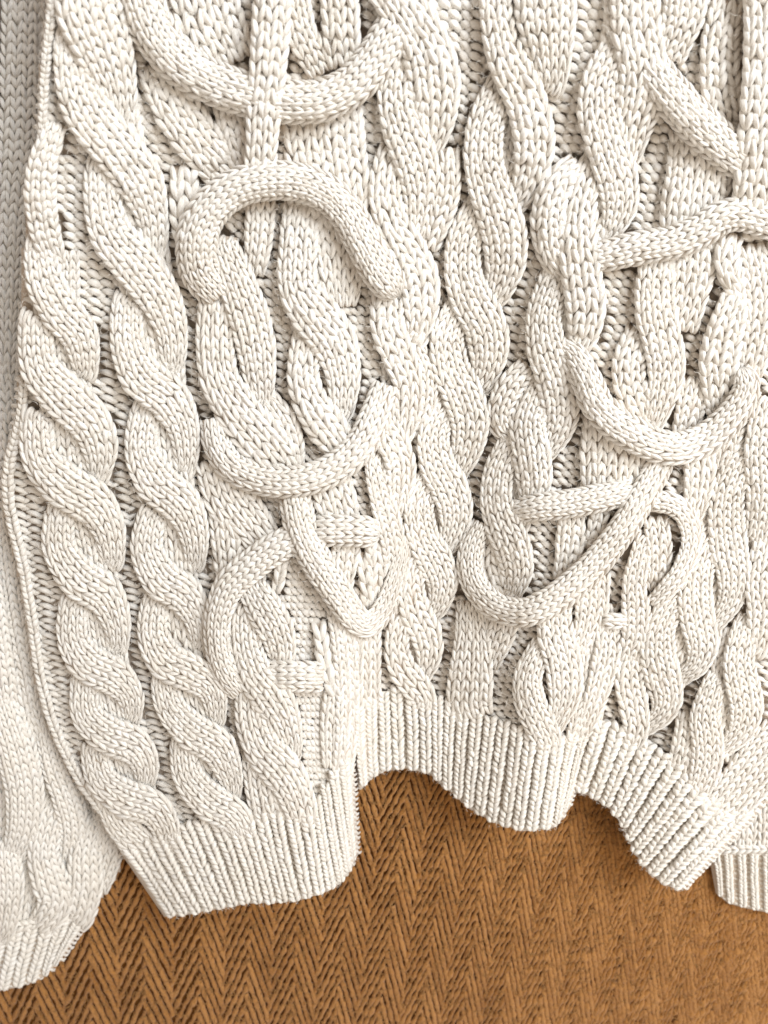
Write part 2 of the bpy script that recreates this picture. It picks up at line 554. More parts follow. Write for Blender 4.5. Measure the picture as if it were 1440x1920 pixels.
RIB_R_BOT = [(1076, 1482), (1102, 1490), (1140, 1513), (1165, 1545), (1183, 1588), (1203, 1622), (1230, 1648), (1254, 1662), (1277, 1668)]
body_poly = LEFT_EDGE + RIB_L_TOP[1:] + RIB_M_TOP + RIB_R_TOP + [(1470, 1480), (1560, 1300), (1560, -600)]
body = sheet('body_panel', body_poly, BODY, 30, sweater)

# ------------------------------------------------------------------ cables of the body
ROPE = dict(lift=7, hump=8, dome=0.145, ext=20, wide=0.96, shp=0.45, ends=-8, rope=True, pw=3.0)
ROPEK = dict(ROPE, wide=0.92, hump=11)
UNDER = dict(wide=0.88, lift=-5, hump=2, dome=0.06, ends=-5, clamp=0.4, shp=0.3)
FLAT = dict(lift=3, hump=3, dome=0.10, ends=-16, clamp=0.75, ext=12, wide=0.97, shp=0.28)
CABLES = [
    # plain knit ground carrying the ropes
    ([(110, 470), (108, 600), (125, 750), (140, 900), (168, 1050), (190, 1200), (215, 1350), (255, 1500)], [90, 100, 115, 120, 112, 104, 98, 92], UNDER),
    ([(178, -60), (190, 100), (225, 300), (270, 500), (298, 700), (318, 900), (330, 1100), (350, 1250), (388, 1420), (415, 1530)], [130, 120, 118, 118, 110, 104, 98, 96, 92, 84], UNDER),
    ([(1000, -60), (985, 80), (968, 250), (930, 420), (900, 560), (868, 720), (845, 860), (820, 1000), (800, 1120), (775, 1240), (765, 1300)], [140, 130, 118, 110, 104, 96, 90, 80, 74, 66, 60], dict(UNDER, wide=0.8)),
    ([(1400, 850), (1355, 980), (1320, 1100), (1270, 1220), (1240, 1300)], [90, 96, 92, 88, 80], UNDER),
    ([(1385, 1180), (1365, 1300), (1335, 1420)], [80, 96, 90], UNDER),
    ([(760, 0), (775, 150), (770, 300), (760, 450), (755, 600), (748, 750), (732, 900), (728, 1030)], [120, 120, 100, 96, 90, 76, 64, 56], UNDER),
    ([(1190, 0), (1160, 200), (1130, 350), (1085, 480), (1050, 620), (1020, 760), (985, 880), (950, 1020)], [120, 120, 100, 100, 90, 90, 80, 76], UNDER),
    ([(650, 1150), (645, 1260), (632, 1350), (628, 1440)], [60, 76, 70, 52], UNDER),
    ([(1120, 1130), (1110, 1250), (1100, 1370)], [90, 80, 60], UNDER),
    # leftmost rope
    ([(100, 250), (80, 310), (76, 370), (84, 430), (100, 480)], [44, 58, 62, 60, 46], dict(ROPE, rope=False, clamp=0.6, cols=3)),
    ([(75, 470), (85, 530), (115, 585), (150, 630), (160, 690)], [60, 75, 80, 75, 50], ROPE),
    ([(62, 610), (75, 690), (120, 742), (168, 790), (188, 840), (186, 885)], [55, 75, 90, 85, 70, 45], ROPE),
    ([(65, 790), (75, 860), (120, 910), (175, 945), (203, 990), (212, 1045)], [55, 70, 88, 85, 66, 45], ROPE),
    ([(108, 968), (112, 1030), (150, 1085), (195, 1115), (217, 1160), (222, 1205)], [50, 65, 82, 78, 58, 40], ROPE),
    ([(132, 1142), (137, 1200), (167, 1245), (213, 1268), (242, 1300), (248, 1335)], [45, 60, 76, 74, 56, 40], ROPE),
    ([(155, 1288), (162, 1340), (202, 1378), (250, 1398), (272, 1430), (273, 1462)], [45, 58, 75, 72, 55, 40], ROPE),
    ([(176, 1418), (193, 1465), (237, 1497), (285, 1515), (308, 1545), (314, 1572)], [48, 60, 76, 70, 58, 50], ROPE),
    ([(205, 1505), (228, 1548), (265, 1585)], [50, 60, 60], FLAT),
    # second rope
    ([(160, -60), (168, 20), (195, 90), (215, 150), (222, 205)], [110, 130, 115, 85, 45], ROPE),
    ([(128, 80), (140, 150), (168, 215), (218, 277), (262, 340), (284, 400), (290, 462)], [50, 75, 95, 98, 92, 66, 40], ROPE),
    ([(182, 322), (190, 385), (210, 440), (252, 492), (298, 555), (322, 620), (325, 680)], [45, 65, 85, 92, 85, 62, 40], ROPE),
    ([(232, 575), (238, 645), (266, 705), (318, 750), (345, 805), (350, 868)], [45, 62, 84, 84, 62, 40], ROPE),
    ([(266, 780), (264, 845), (292, 902), (340, 945), (363, 995), (367, 1048)], [45, 62, 82, 80, 58, 38], ROPE),
    ([(277, 975), (274, 1030), (302, 1085), (345, 1115), (370, 1158), (376, 1200)], [42, 58, 78, 76, 54, 36], ROPE),
    ([(285, 1140), (286, 1190), (312, 1238), (357, 1262), (396, 1292), (406, 1340)], [42, 58, 76, 74, 56, 36], ROPE),
    ([(305, 1286), (322, 1330), (362, 1372), (408, 1402), (430, 1448), (436, 1480)], [42, 58, 74, 72, 52, 36], ROPE),
    ([(340, 1405), (354, 1458), (394, 1503), (438, 1530), (455, 1562)], [42, 58, 74, 66, 52], ROPE),
    # middle panel, upper half
    ([(372, -60), (392, 30), (428, 110)], [130, 130, 110], FLAT),
    ([(548, -20), (565, 60), (598, 128)], [60, 62, 55], FLAT),
    ([(635, -30), (640, 50), (645, 115)], [78, 72, 66], FLAT),
    ([(605, 205), (610, 280), (622, 360), (628, 430), (632, 510), (635, 575)], [150, 152, 145, 120, 100, 70], dict(lift=0, hump=4, dome=0.05, ends=-6, clamp=0.45, cols=6)),
    ([(300, 128), (330, 200), (372, 262), (420, 318)], [85, 92, 92, 85], FLAT),
    ([(428, 185), (440, 250), (458, 305)], [62, 62, 55], FLAT),
    ([(345, 322), (346, 400), (358, 475)], [52, 56, 46], FLAT),
    ([(489, 385), (486, 440), (478, 505)], [56, 56, 40], FLAT),
    ([(418, 462), (445, 530), (466, 590), (480, 650), (486, 700), (490, 745)], [60, 72, 80, 76, 66, 45], ROPE),
    ([(400, 560), (398, 640), (412, 710), (442, 765), (478, 812), (512, 852), (532, 890)], [50, 62, 75, 86, 92, 92, 85], ROPE),
    ([(500, 748), (528, 788), (542, 830), (546, 875)], [45, 56, 56, 50], FLAT),
    ([(562, 385), (556, 465), (560, 540), (592, 592), (626, 640), (643, 700), (642, 765)], [55, 68, 76, 95, 90, 70, 45], ROPE),
    ([(571, 635), (567, 700), (580, 750), (606, 790), (632, 828), (642, 858)], [45, 60, 66, 78, 68, 50], ROPE),
    # right edge of the middle panel
    ([(715, -50), (768, 35), (803, 100), (815, 160), (816, 220), (812, 262)], [90, 92, 102, 104, 82, 50], ROPE),
    ([(752, 110), (746, 180), (758, 240), (780, 300), (790, 350), (788, 400), (780, 440)], [70, 80, 86, 86, 78, 60, 40], ROPE),
    ([(842, 278), (844, 330), (838, 380), (822, 425), (806, 468)], [36, 40, 42, 40, 32], dict(lift=2, hump=8, dome=0.35)),
    ([(727, 298), (722, 360), (736, 420), (766, 472), (786, 520), (790, 570), (784, 625)], [48, 64, 66, 74, 76, 70, 50], ROPE),
    ([(728, 550), (727, 610), (746, 665), (765, 715), (767, 765), (760, 808)], [62, 66, 66, 60, 54, 40], ROPE),
    ([(784, 648), (803, 690), (806, 740), (796, 790), (780, 822)], [28, 32, 32, 30, 24], dict(lift=2, hump=8, dome=0.35)),
    ([(718, 785), (737, 830), (751, 870), (751, 912), (744, 955)], [45, 60, 60, 52, 38], ROPE),
    ([(702, 866), (712, 920), (726, 970), (738, 1020), (738, 1065)], [38, 44, 52, 50, 40], ROPE),
    # middle panel, lower half
    ([(412, 870), (430, 930), (464, 980), (492, 1015)], [95, 98, 92, 78], FLAT),
    ([(418, 958), (424, 1020), (430, 1078)], [56, 56, 50], FLAT),
    ([(618, 900), (630, 940), (642, 985)], [82, 82, 72], FLAT),
    ([(652, 1005), (646, 1050), (640, 1095)], [54, 52, 44], FLAT),
    ([(680, 1035), (685, 1090), (691, 1138)], [22, 24, 22], dict(lift=0, hump=3, dome=0.2, cols=1)),
    ([(705, 1025), (709, 1080), (705, 1132)], [42, 42, 34], FLAT),
    ([(472, 1098), (495, 1140), (518, 1182), (528, 1220), (525, 1248)], [55, 72, 68, 58, 45], ROPE),
    ([(530, 1045), (525, 1080), (517, 1112)], [20, 22, 18], dict(lift=0, hump=3, dome=0.2, cols=1)),
    ([(597, 1165), (605, 1215), (613, 1260), (627, 1305)], [24, 26, 26, 22], dict(lift=0, hump=3, dome=0.2, cols=1)),
    ([(632, 1145), (644, 1200), (651, 1270), (652, 1340), (648, 1400), (642, 1456)], [42, 46, 46, 44, 42, 40], FLAT),
    ([(690, 1195), (690, 1240), (690, 1318)], [52, 50, 50], FLAT),
    ([(450, 1155), (456, 1210), (477, 1262), (507, 1302), (530, 1342), (543, 1380), (546, 1408)], [42, 55, 72, 82, 70, 52, 38], ROPE),
    ([(464, 1298), (470, 1350), (492, 1402), (527, 1442), (552, 1482), (566, 1528)], [45, 56, 72, 82, 72, 60], ROPE),
    ([(480, 1415), (490, 1470), (502, 1530)], [55, 64, 72], FLAT),
    # centre rope
    ([(1020, -60), (1024, 30), (1030, 95), (1032, 155)], [130, 125, 95, 45], ROPEK),
    ([(925, -40), (933, 50), (953, 120), (983, 180), (1000, 240), (1000, 300), (985, 352), (972, 378)], [55, 66, 80, 86, 86, 78, 55, 30], ROPEK),
    ([(922, 172), (906, 240), (908, 310), (924, 370), (944, 430), (948, 490), (936, 540), (922, 566)], [35, 66, 80, 90, 94, 86, 60, 30], ROPEK),
    ([(884, 392), (868, 450), (868, 510), (884, 560), (910, 610), (917, 660), (908, 706), (890, 738)], [32, 62, 76, 86, 88, 80, 55, 30], ROPEK),
    ([(850, 580), (837, 632), (846, 690), (868, 740), (882, 790), (876, 840), (860, 884)], [35, 62, 76, 84, 80, 64, 35], ROPEK),
    ([(826, 765), (813, 815), (820, 870), (843, 915), (855, 960), (848, 1002), (836, 1028)], [35, 60, 74, 78, 70, 54, 30], ROPEK),
    ([(796, 900), (784, 950), (793, 1005), (816, 1050), (830, 1090), (824, 1130), (812, 1150)], [32, 54, 66, 74, 66, 46, 26], ROPEK),
    ([(778, 1045), (771, 1095), (779, 1145), (799, 1190), (805, 1226), (796, 1264)], [30, 52, 64, 66, 56, 32], ROPEK),
    ([(750, 1155), (744, 1210), (754, 1252), (780, 1287), (796, 1312)], [30, 50, 58, 62, 50], ROPEK),
    # right panel, left braid
    ([(1190, -50), (1193, 50), (1207, 130), (1202, 190), (1188, 240), (1180, 288)], [100, 98, 95, 92, 72, 36], ROPE),
    ([(1150, 0), (1156, 55), (1170, 108)], [34, 40, 30], FLAT),
    ([(1146, 90), (1129, 150), (1124, 210), (1138, 270), (1156, 330), (1162, 382), (1148, 432)], [36, 76, 84, 82, 82, 72, 40], ROPE),
    ([(1084, 304), (1052, 335), (1032, 380), (1026, 430), (1035, 480), (1058, 520)], [42, 56, 62, 62, 52, 36], dict(lift=6, hump=10, dome=0.3)),
    ([(1100, 325), (1086, 390), (1083, 450), (1090, 510), (1098, 570), (1095, 620), (1084, 655)], [45, 66, 72, 78, 78, 66, 40], ROPE),
    ([(1032, 525), (1020, 590), (1025, 650), (1042, 705), (1052, 760), (1046, 806), (1030, 840)], [40, 66, 78, 82, 76, 60, 35], ROPE),
    ([(992, 686), (958, 722), (938, 765), (940, 800), (958, 824)], [44, 50, 48, 44, 30], dict(lift=6, hump=10, dome=0.3)),
    ([(1006, 730), (990, 790), (997, 850), (1002, 900), (997, 940)], [45, 70, 74, 70, 50], ROPE),
    ([(957, 825), (935, 880), (931, 940), (946, 990), (963, 1030), (970, 1072), (964, 1108)], [36, 54, 64, 72, 72, 62, 38], ROPE),
    ([(925, 1010), (920, 1055), (935, 1105)], [36, 42, 36], FLAT),
    # right panel, filling
    ([(1286, -40), (1282, 25), (1268, 72), (1256, 100)], [90, 84, 56, 30], FLAT),
    ([(1362, 10), (1350, 80), (1350, 150), (1362, 220), (1372, 265)], [55, 72, 78, 70, 50], FLAT),
    ([(1312, 255), (1312, 320), (1304, 385), (1300, 440)], [120, 128, 132, 130], FLAT),
    ([(1302, 455), (1298, 510), (1290, 562), (1278, 606)], [90, 92, 72, 32], FLAT),
    ([(1236, 485), (1229, 540), (1231, 590), (1243, 640), (1250, 690), (1242, 740), (1228, 788)], [72, 78, 82, 78, 74, 62, 35], ROPE),
    ([(1196, 625), (1180, 680), (1184, 730), (1205, 785)], [42, 66, 64, 56], FLAT),
    ([(1376, 555), (1360, 620), (1348, 680), (1348, 730), (1350, 785)], [42, 72, 78, 64, 48], ROPE),
    ([(1408, 470), (1420, 550), (1416, 620), (1402, 690)], [78, 88, 82, 50], FLAT),
    ([(1374, 440), (1363, 480), (1366, 515), (1386, 552)], [44, 46, 42, 30], dict(lift=6, hump=8, dome=0.3)),
    ([(1302, 718), (1296, 760), (1286, 805)], [50, 58, 50], FLAT),
    ([(1152, 790), (1150, 850), (1145, 925)], [122, 128, 112], FLAT),
    ([(1310, 835), (1313, 880), (1308, 930), (1298, 975)], [60, 64, 54, 34], ROPE),
    ([(1378, 785), (1362, 830), (1344, 882)], [50, 52, 32], FLAT),
    ([(1230, 980), (1236, 1030), (1232, 1095)], [46, 52, 38], FLAT),
    ([(1072, 960), (1070, 1010), (1060, 1078)], [50, 56, 48], FLAT),
    ([(1128, 952), (1110, 1018)], [36, 34], FLAT),
    ([(1202, 1025), (1190, 1090), (1192, 1140), (1190, 1190), (1178, 1232), (1163, 1265)], [30, 46, 54, 52, 42, 28], ROPE),
    ([(882, 1125), (885, 1180), (885, 1230), (882, 1280), (880, 1322), (888, 1348)], [50, 62, 76, 86, 88, 84], dict(lift=4, hump=8, dome=0.12)),
    ([(948, 1145), (936, 1190), (918, 1238)], [62, 62, 36], FLAT),
    ([(1040, 1140), (1042, 1190), (1055, 1235), (1060, 1280), (1056, 1320), (1044, 1356)], [66, 72, 72, 70, 56, 30], ROPE),
    ([(1112, 1085), (1110, 1140), (1100, 1185), (1090, 1215)], [66, 66, 52, 28], FLAT),
    ([(1006, 1220), (990, 1270), (994, 1315), (1010, 1352), (1027, 1390)], [36, 56, 62, 64, 58], ROPE),
    ([(1142, 1175), (1138, 1230), (1126, 1280), (1110, 1330), (1092, 1372)], [44, 52, 48, 42, 36], ROPE),
    ([(1102, 1295), (1086, 1345), (1074, 1390)], [30, 32, 30], FLAT),
    ([(1186, 1222), (1180, 1275), (1188, 1320), (1194, 1360), (1188, 1390)], [42, 58, 58, 52, 42], ROPE),
    # rightmost rope
    ([(1440, 770), (1430, 850), (1434, 920), (1424, 1005)], [62, 72, 72, 60], ROPE),
    ([(1397, 845), (1370, 910), (1362, 970), (1368, 1030), (1376, 1080), (1370, 1125), (1352, 1156)], [46, 62, 72, 74, 66, 50, 30], ROPE),
    ([(1332, 995), (1310, 1060), (1304, 1120), (1310, 1170), (1317, 1210), (1308, 1245), (1288, 1264)], [36, 62, 70, 70, 62, 46, 26], ROPE),
    ([(1266, 1115), (1240, 1170), (1234, 1220), (1243, 1270), (1250, 1310), (1240, 1340), (1222, 1356)], [32, 58, 70, 72, 64, 46, 26], ROPE),
    ([(1436, 1020), (1424, 1090), (1428, 1150), (1420, 1210)], [50, 56, 56, 44], ROPE),
    ([(1397, 1175), (1386, 1240), (1394, 1290), (1400, 1330), (1390, 1370), (1364, 1398)], [46, 62, 68, 66, 52, 30], ROPE),
    ([(1337, 1285), (1322, 1340), (1327, 1390), (1325, 1432), (1312, 1476)], [42, 58, 64, 62, 50], ROPE),
    ([(1292, 1345), (1284, 1400), (1270, 1450)], [48, 52, 48], FLAT),
    ([(1462, 1385), (1412, 1450), (1372, 1498), (1330, 1545)], [90, 96, 92, 70], FLAT),
]
for pts, ws, kw in CABLES:
    knit_strand('cable_strand', pts, ws, **kw)

# ------------------------------------------------------------------ round knitted cords sewn on top
CORD = dict(lift=16, hump=8, dome=0.40, ends=4, clamp=0.5, rowk=1.12)
CORDS = [
    ([(250, -40), (285, 50), (330, 110), (390, 150), (465, 178), (530, 190), (600, 188), (660, 160), (705, 110), (742, 48)], [86, 86, 84, 84, 84, 82, 80, 78, 78, 74], CORD, 5),
    ([(515, -40), (505, 100), (495, 200), (488, 320)], [72, 70, 64, 58], dict(lift=34, hump=6, dome=0.2, ends=22), 3),
    ([(412, 556), (374, 510), (369, 448), (394, 392), (445, 352), (510, 338), (570, 344), (620, 368), (656, 408), (682, 456), (708, 502), (748, 556)], [64, 74, 78, 76, 74, 74, 72, 70, 68, 68, 70, 70], dict(CORD, round_end=True, lift=22), 5),
    ([(398, 785), (406, 832), (432, 872), (477, 896), (530, 904), (586, 896), (640, 870), (678, 832), (702, 786), (726, 722)], [46, 52, 56, 58, 60, 60, 60, 60, 60, 56], CORD, 4),
    ([(552, 1008), (506, 1035), (465, 1066), (431, 1097), (413, 1137), (406, 1182), (411, 1230), (426, 1270), (450, 1300)], [56, 58, 60, 58, 52, 48, 46, 44, 40], CORD, 4),
    ([(552, 930), (564, 988), (585, 1036), (612, 1080), (640, 1122), (664, 1156), (686, 1172), (706, 1160), (726, 1130), (741, 1090), (752, 1050), (757, 1005)], [60, 62, 62, 60, 56, 52, 48, 44, 40, 36, 32, 28], CORD, 4),
    ([(590, 996), (640, 995), (680, 996), (714, 1002)], [58, 60, 60, 58], dict(CORD, round_end=True, lift=12), 4),
    ([(500, 1268), (550, 1268), (606, 1270)], [58, 60, 58], dict(CORD, dome=0.25, lift=8), 4),
    ([(904, 980), (886, 1020), (881, 1060), (893, 1100), (926, 1135), (976, 1149), (1026, 1132), (1076, 1095), (1116, 1057), (1163, 998), (1201, 938), (1242, 862)], [36, 44, 48, 50, 52, 54, 56, 56, 55, 54, 52, 50], dict(CORD, lift=24), 4),
    ([(962, 960), (1010, 951), (1050, 947), (1100, 938), (1150, 928), (1188, 920)], [44, 52, 54, 54, 52, 46], CORD, 4),
    ([(1222, 938), (1260, 945), (1285, 966), (1297, 1002), (1291, 1040), (1274, 1076), (1250, 1106), (1222, 1134)], [40, 42, 40, 38, 37, 36, 36, 30], CORD, 3),
    ([(1050, 646), (1078, 672), (1100, 712), (1118, 755), (1150, 790), (1193, 817), (1232, 835), (1275, 840), (1318, 826), (1354, 798), (1384, 762), (1400, 725), (1392, 688)], [48, 54, 58, 62, 64, 64, 64, 62, 60, 58, 54, 50, 48], dict(CORD, lift=24, round_end=True), 4),
    ([(1112, 482), (1140, 478), (1195, 465), (1268, 452), (1318, 430), (1352, 408), (1393, 402), (1445, 416), (1500, 440)], [52, 60, 64, 62, 62, 62, 64, 66, 66], CORD, 4),
    ([(1430, -50), (1430, 100), (1425, 200), (1418, 300), (1408, 395)], [70, 70, 72, 74, 74], dict(lift=30, hump=6, dome=0.2, ends=16), 3),
    ([(1236, 148), (1262, 182), (1312, 235), (1362, 278), (1402, 308)], [76, 80, 82, 80, 76], dict(CORD, ext=28), 5),
    ([(1130, 1166), (1150, 1165), (1178, 1166)], [28, 30, 30], dict(CORD, lift=10), 2),
]
for pts, ws, kw, nc in CORDS:
    knit_strand('knitted_cord', pts, ws, cols=nc, **kw)

# ------------------------------------------------------------------ purl ground between the cables
KN = [
    [(90, -120), (90, 0), (62, 300), (46, 600), (16, 850), (26, 1000), (56, 1200), (110, 1400), (200, 1550), (240, 1610)],
    [(235, -120), (262, 0), (315, 250), (345, 500), (375, 700), (388, 1000), (405, 1250), (460, 1480), (500, 1610)],
    [(890, -120), (885, 0), (875, 200), (855, 400), (825, 600), (795, 780), (765, 950), (745, 1100), (715, 1250), (690, 1400), (680, 1610)],
    [(1160, -120), (1110, 0), (1060, 250), (1000, 480), (970, 650), (910, 850), (880, 1000), (860, 1120), (830, 1250), (815, 1330), (800, 1610)],
    [(1510, -120), (1500, 0), (1480, 300), (1450, 600), (1400, 780), (1350, 900), (1280, 1080), (1215, 1250), (1150, 1370), (1050, 1610)],
    [(1900, -120), (1900, 0), (1800, 500), (1650, 900), (1520, 1250), (1440, 1500), (1380, 1610)],
]
CNT = [13, 30, 8, 24, 16]


def warp(c, y):
    kn = np.array([np.interp(y, [p[1] for p in k], [p[0] for p in k]) for k in KN])
    i = int(np.clip(math.floor(c), 0, 4))
    return kn[i] * (1 - (c - i)) + kn[i + 1] * (c - i)


def purl_lumps(xs, ys, px, py, field, lift):
    """two interlocked slanting loops for every purl stitch"""
    n = len(xs); m = 7
    u = np.linspace(0, 1, m)
    out = []
    for kind in (0, 1):
        sx = (1.12 if kind == 0 else 0.75) * px * rng.normal(1, 0.08, n)
        sy = (0.66 if kind == 0 else -0.45) * py * rng.normal(1, 0.2, n)
        cx = xs + (0 if kind == 0 else 0.5 * px) + rng.normal(0, 0.06, n) * px
        cy = ys + (0 if kind == 0 else 0.10 * py) + rng.normal(0, 0.05, n) * py
        X = cx[:, None] + (u[None] - 0.5) * sx[:, None]
        Y = cy[:, None] + (u[None] - 0.5) * sy[:, None] - 0.14 * py[:, None] * np.sin(math.pi * u)[None] * (1 if kind == 0 else -1)
        r = (0.345 if kind == 0 else 0.28) * py * rng.normal(1, 0.07, n)
        Hh = sample(field, X, Y) + lift + r[:, None] * (1.5 * np.sin(math.pi * u)[None] - 0.9) - (0 if kind == 0 else 3)
        P, k = to_world(X, Y, Hh)
        R = k * r[:, None] * (0.4 + 0.6 * np.sin(math.pi * np.clip(u, 0.02, 0.98))[None] ** 0.7)
        out.append(tubes(P, R, 6, 0.95))
    return join(out)


def purl_ground():
    X, Y, PX, PY = [], [], [], []
    y = -110.0
    while y < 1600:
        py = float(np.interp(y, [0, 500, 1000, 1500], [20, 17.5, 14.5, 12.5]))
        for s in range(5):
            for c in range(CNT[s]):
                cc = s + (c + 0.5) / CNT[s]
                x = warp(cc, y); x2 = warp(min(cc + 1.0 / CNT[s], 4.999), y)
                X.append(x); Y.append(y); PX.append(min(max(x2 - x, 9), 26)); PY.append(py)
        y += py
    X, Y, PX, PY = map(np.array, (X, Y, PX, PY))
    i = np.clip(((Y + 200) / 5).astype(int), 0, 499); j = np.clip(((X + 250) / 5).astype(int), 0, 419)
    ok = ~COVER[i, j] & inside(body_poly, X, Y) & (X < 1530)
    V, q, uv, t = purl_lumps(X[ok], Y[ok], PX[ok], PY[ok], BODY, -13)
    o = new_mesh('purl_stitches', V, q, YARN, body, uv, t)
    o['kind'] = 'stuff'


purl_ground()

# single chain of stitches along the free side edge
knit_strand('edge_chain', [(x + 8, y) for x, y in LEFT_EDGE[6:]], [10, 18, 21, 21, 20, 18, 18, 18, 17, 17, 17], cols=1, lift=-3, hump=2, dome=0.3, ends=-4, rowk=0.62)
knit_strand('edge_chain', [(x + 8, max(y, -100)) for x, y in LEFT_EDGE[:4]], [17, 17, 17, 15], cols=1, lift=-4, hump=2, dome=0.4, ends=0, rowk=0.7)


# ------------------------------------------------------------------ ribbing
def ribbing(name, top, bot, n, field, parent, dome=0.40, w_k=0.84, drop=12):
    top = np.array(top, float); bot = np.array(bot, float)

    def along(poly, u):
        d = np.concatenate([[0], np.cumsum(np.linalg.norm(np.diff(poly, axis=0), axis=1))])
        return np.stack([np.interp(u * d[-1], d, poly[:, 0]), np.interp(u * d[-1], d, poly[:, 1])], -1)
    # ground sheet of the rib band
    us = np.linspace(0, 1, 4 * n); vs = np.linspace(-0.03, 0.985, 20)
    A, B = along(top, us), along(bot, us)
    G = A[None] * (1 - vs[:, None, None]) + B[None] * vs[:, None, None]
    P, _ = to_world(G[..., 0], G[..., 1], sample(field, G[..., 0], G[..., 1]) - drop)
    V = P.reshape(-1, 3)
    o = new_mesh(name, V, grid_quads(20, 4 * n), SHADE_CORE, parent, np.zeros((len(V), 2)), np.full(len(V), 0.2))
    s = o.modifiers.new('thickness', 'SOLIDIFY'); s.thickness = 0.004; s.offset = 0
    xs, ys, pxs, pys = [], [], [], []
    for i in range(n):
        u0 = (i + 0.5) / n
        a, b = along(top, np.array([u0]))[0], along(bot, np.array([u0]))[0]
        a1, b1 = along(top, np.array([u0 + 0.5 / n]))[0], along(bot, np.array([u0 + 0.5 / n]))[0]
        a0, b0 = along(top, np.array([u0 - 0.5 / n]))[0], along(bot, np.array([u0 - 0.5 / n]))[0]
        d = (b - a) / np.linalg.norm(b - a)
        pn = np.array([d[1], -d[0]])
        wt, wb_ = max(7, abs(np.dot(a1 - a0, pn))), max(7, abs(np.dot(b1 - b0, pn)))
        j = rng.normal(0, 1.2, 2)
        mid = (a + b) / 2 + pn * j[0]
        r = knit_strand('rib', [tuple(a - d * 6), tuple(mid), tuple(b)], [wt * w_k * 1.05, (wt + wb_) / 2 * w_k, wb_ * w_k], parent=o, field=field, cols=1,
                        lift=0, hump=3, dome=dome, ends=-2, rowk=0.44, legk=1.7, clamp=0.4, as_one=True, spread=(0.95, 0.06), r_k=0.20)
        ln = np.linalg.norm(b1 - a1)
        k = int(ln / 8.5)
        for t in np.linspace(0.0, 0.97, k):
            p = a1 * (1 - t) + b1 * t
            xs.append(p[0]); ys.append(p[1]); pxs.append(max(6, 0.42 * wt)); pys.append(8.5)
    V, q, uv, t = purl_lumps(*map(np.array, (xs, ys, pxs, pys)), field, -6)
    g = new_mesh('rib_gap_stitches', V, q, YARN, o, uv, t)
    g['kind'] = 'stuff'
    return o


ribbing('hem_ribbing', RIB_L_TOP, RIB_L_BOT, 17, BODY, sweater)
ribbing('hem_ribbing', RIB_M_TOP, RIB_M_BOT, 18, BODY, sweater)
ribbing('hem_ribbing', RIB_R_TOP, RIB_R_BOT, 11, BODY, sweater)

# ------------------------------------------------------------------ sleeves behind
SL_TOP = [(-160, 1772), (-80, 1762), (0, 1748), (60, 1735), (110, 1724), (166, 1720)]
SL_BOT = [(-170, 1885), (-80, 1875), (0, 1856), (40, 1848), (80, 1832), (112, 1800)]
sl_poly = [(-350, -600), (110, -600), (110, 300), (80, 800), (80, 1000), (120, 1200), (180, 1400), (242, 1570), (224, 1628), (192, 1680), (160, 1722)] + SL_TOP[::-1][1:] + [(-350, 1780)]
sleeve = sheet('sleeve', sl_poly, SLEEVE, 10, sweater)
SLEEVE_STRANDS = [
    ([(10, 1280), (35, 1450), (35, 1600), (25, 1745)], [110, 125, 125, 110], UNDER),
    ([(110, 1380), (140, 1500), (140, 1620), (115, 1728)], [90, 120, 120, 100], UNDER),
    ([(20, 900), (30, 1050), (45, 1200), (60, 1320)], [110, 120, 120, 100], UNDER),
    ([(45, -110), (38, 250), (25, 400), (18, 560), (12, 720)], [84, 88, 76, 62, 60], FLAT),
    ([(-30, -110), (-35, 250), (-40, 450), (-40, 700)], [60, 64, 60, 56], FLAT),
    ([(78, -110), (76, 300), (60, 480), (45, 700), (30, 860)], [40, 40, 36, 34, 34], FLAT),
    ([(8, 700), (15, 820), (10, 930), (15, 1010)], [50, 60, 60, 50], ROPE),
    ([(20, 960), (32, 1060), (45, 1150), (62, 1250), (80, 1350), (92, 1400)], [60, 68, 70, 62, 55, 45], ROPE),
    ([(-30, 980), (-20, 1080), (-5, 1180), (8, 1280), (15, 1340)], [56, 62, 66, 66, 50], ROPE),
    ([(-5, 1300), (28, 1400), (46, 1480), (44, 1555), (22, 1612)], [70, 84, 80, 72, 50], ROPE),
    ([(84, 1350), (102, 1430), (128, 1500), (140, 1560), (128, 1622)], [42, 56, 64, 60, 42], ROPE),
    ([(96, 1520), (82, 1595), (94, 1650), (104, 1692), (84, 1728)], [42, 62, 76, 72, 60], ROPE),
    ([(12, 1600), (18, 1660), (12, 1722), (5, 1750)], [56, 62, 52, 44], ROPE),
    ([(172, 1545), (160, 1605), (160, 1660), (150, 1712)], [52, 66, 72, 64], ROPE),
    ([(195, 1500), (205, 1560), (200, 1610), (185, 1660)], [56, 62, 60, 46], FLAT),
    ([(-55, 1340), (-50, 1450), (-45, 1560), (-50, 1700)], [60, 66, 66, 60], FLAT),
    ([(45, 1200), (50, 1300), (70, 1400)], [34, 36, 36], FLAT),
    ([(130, 1330), (150, 1420), (180, 1500)], [40, 42, 46], FLAT),
]
for pts, ws, kw in SLEEVE_STRANDS:
    knit_strand('cable_strand', pts, ws, parent=sleeve, field=SLEEVE, as_one=True, **dict(kw, ends=-10, dome=kw['dome'] + (0 if kw is UNDER else 0.15), lift=kw['lift'] + (0 if kw is UNDER else 8), hump=kw['hump'] + (0 if kw is UNDER else 5), wide=0.93))
xs, ys = np.meshgrid(np.arange(-60, 240, 17.0), np.arange(-100, 1720, 14.0))
xs = xs.ravel() + 0.0; ys = ys.ravel() + 0.0
ii = np.clip(((ys + 200) / 5).astype(int), 0, 499); jj = np.clip(((xs + 250) / 5).astype(int), 0, 419)
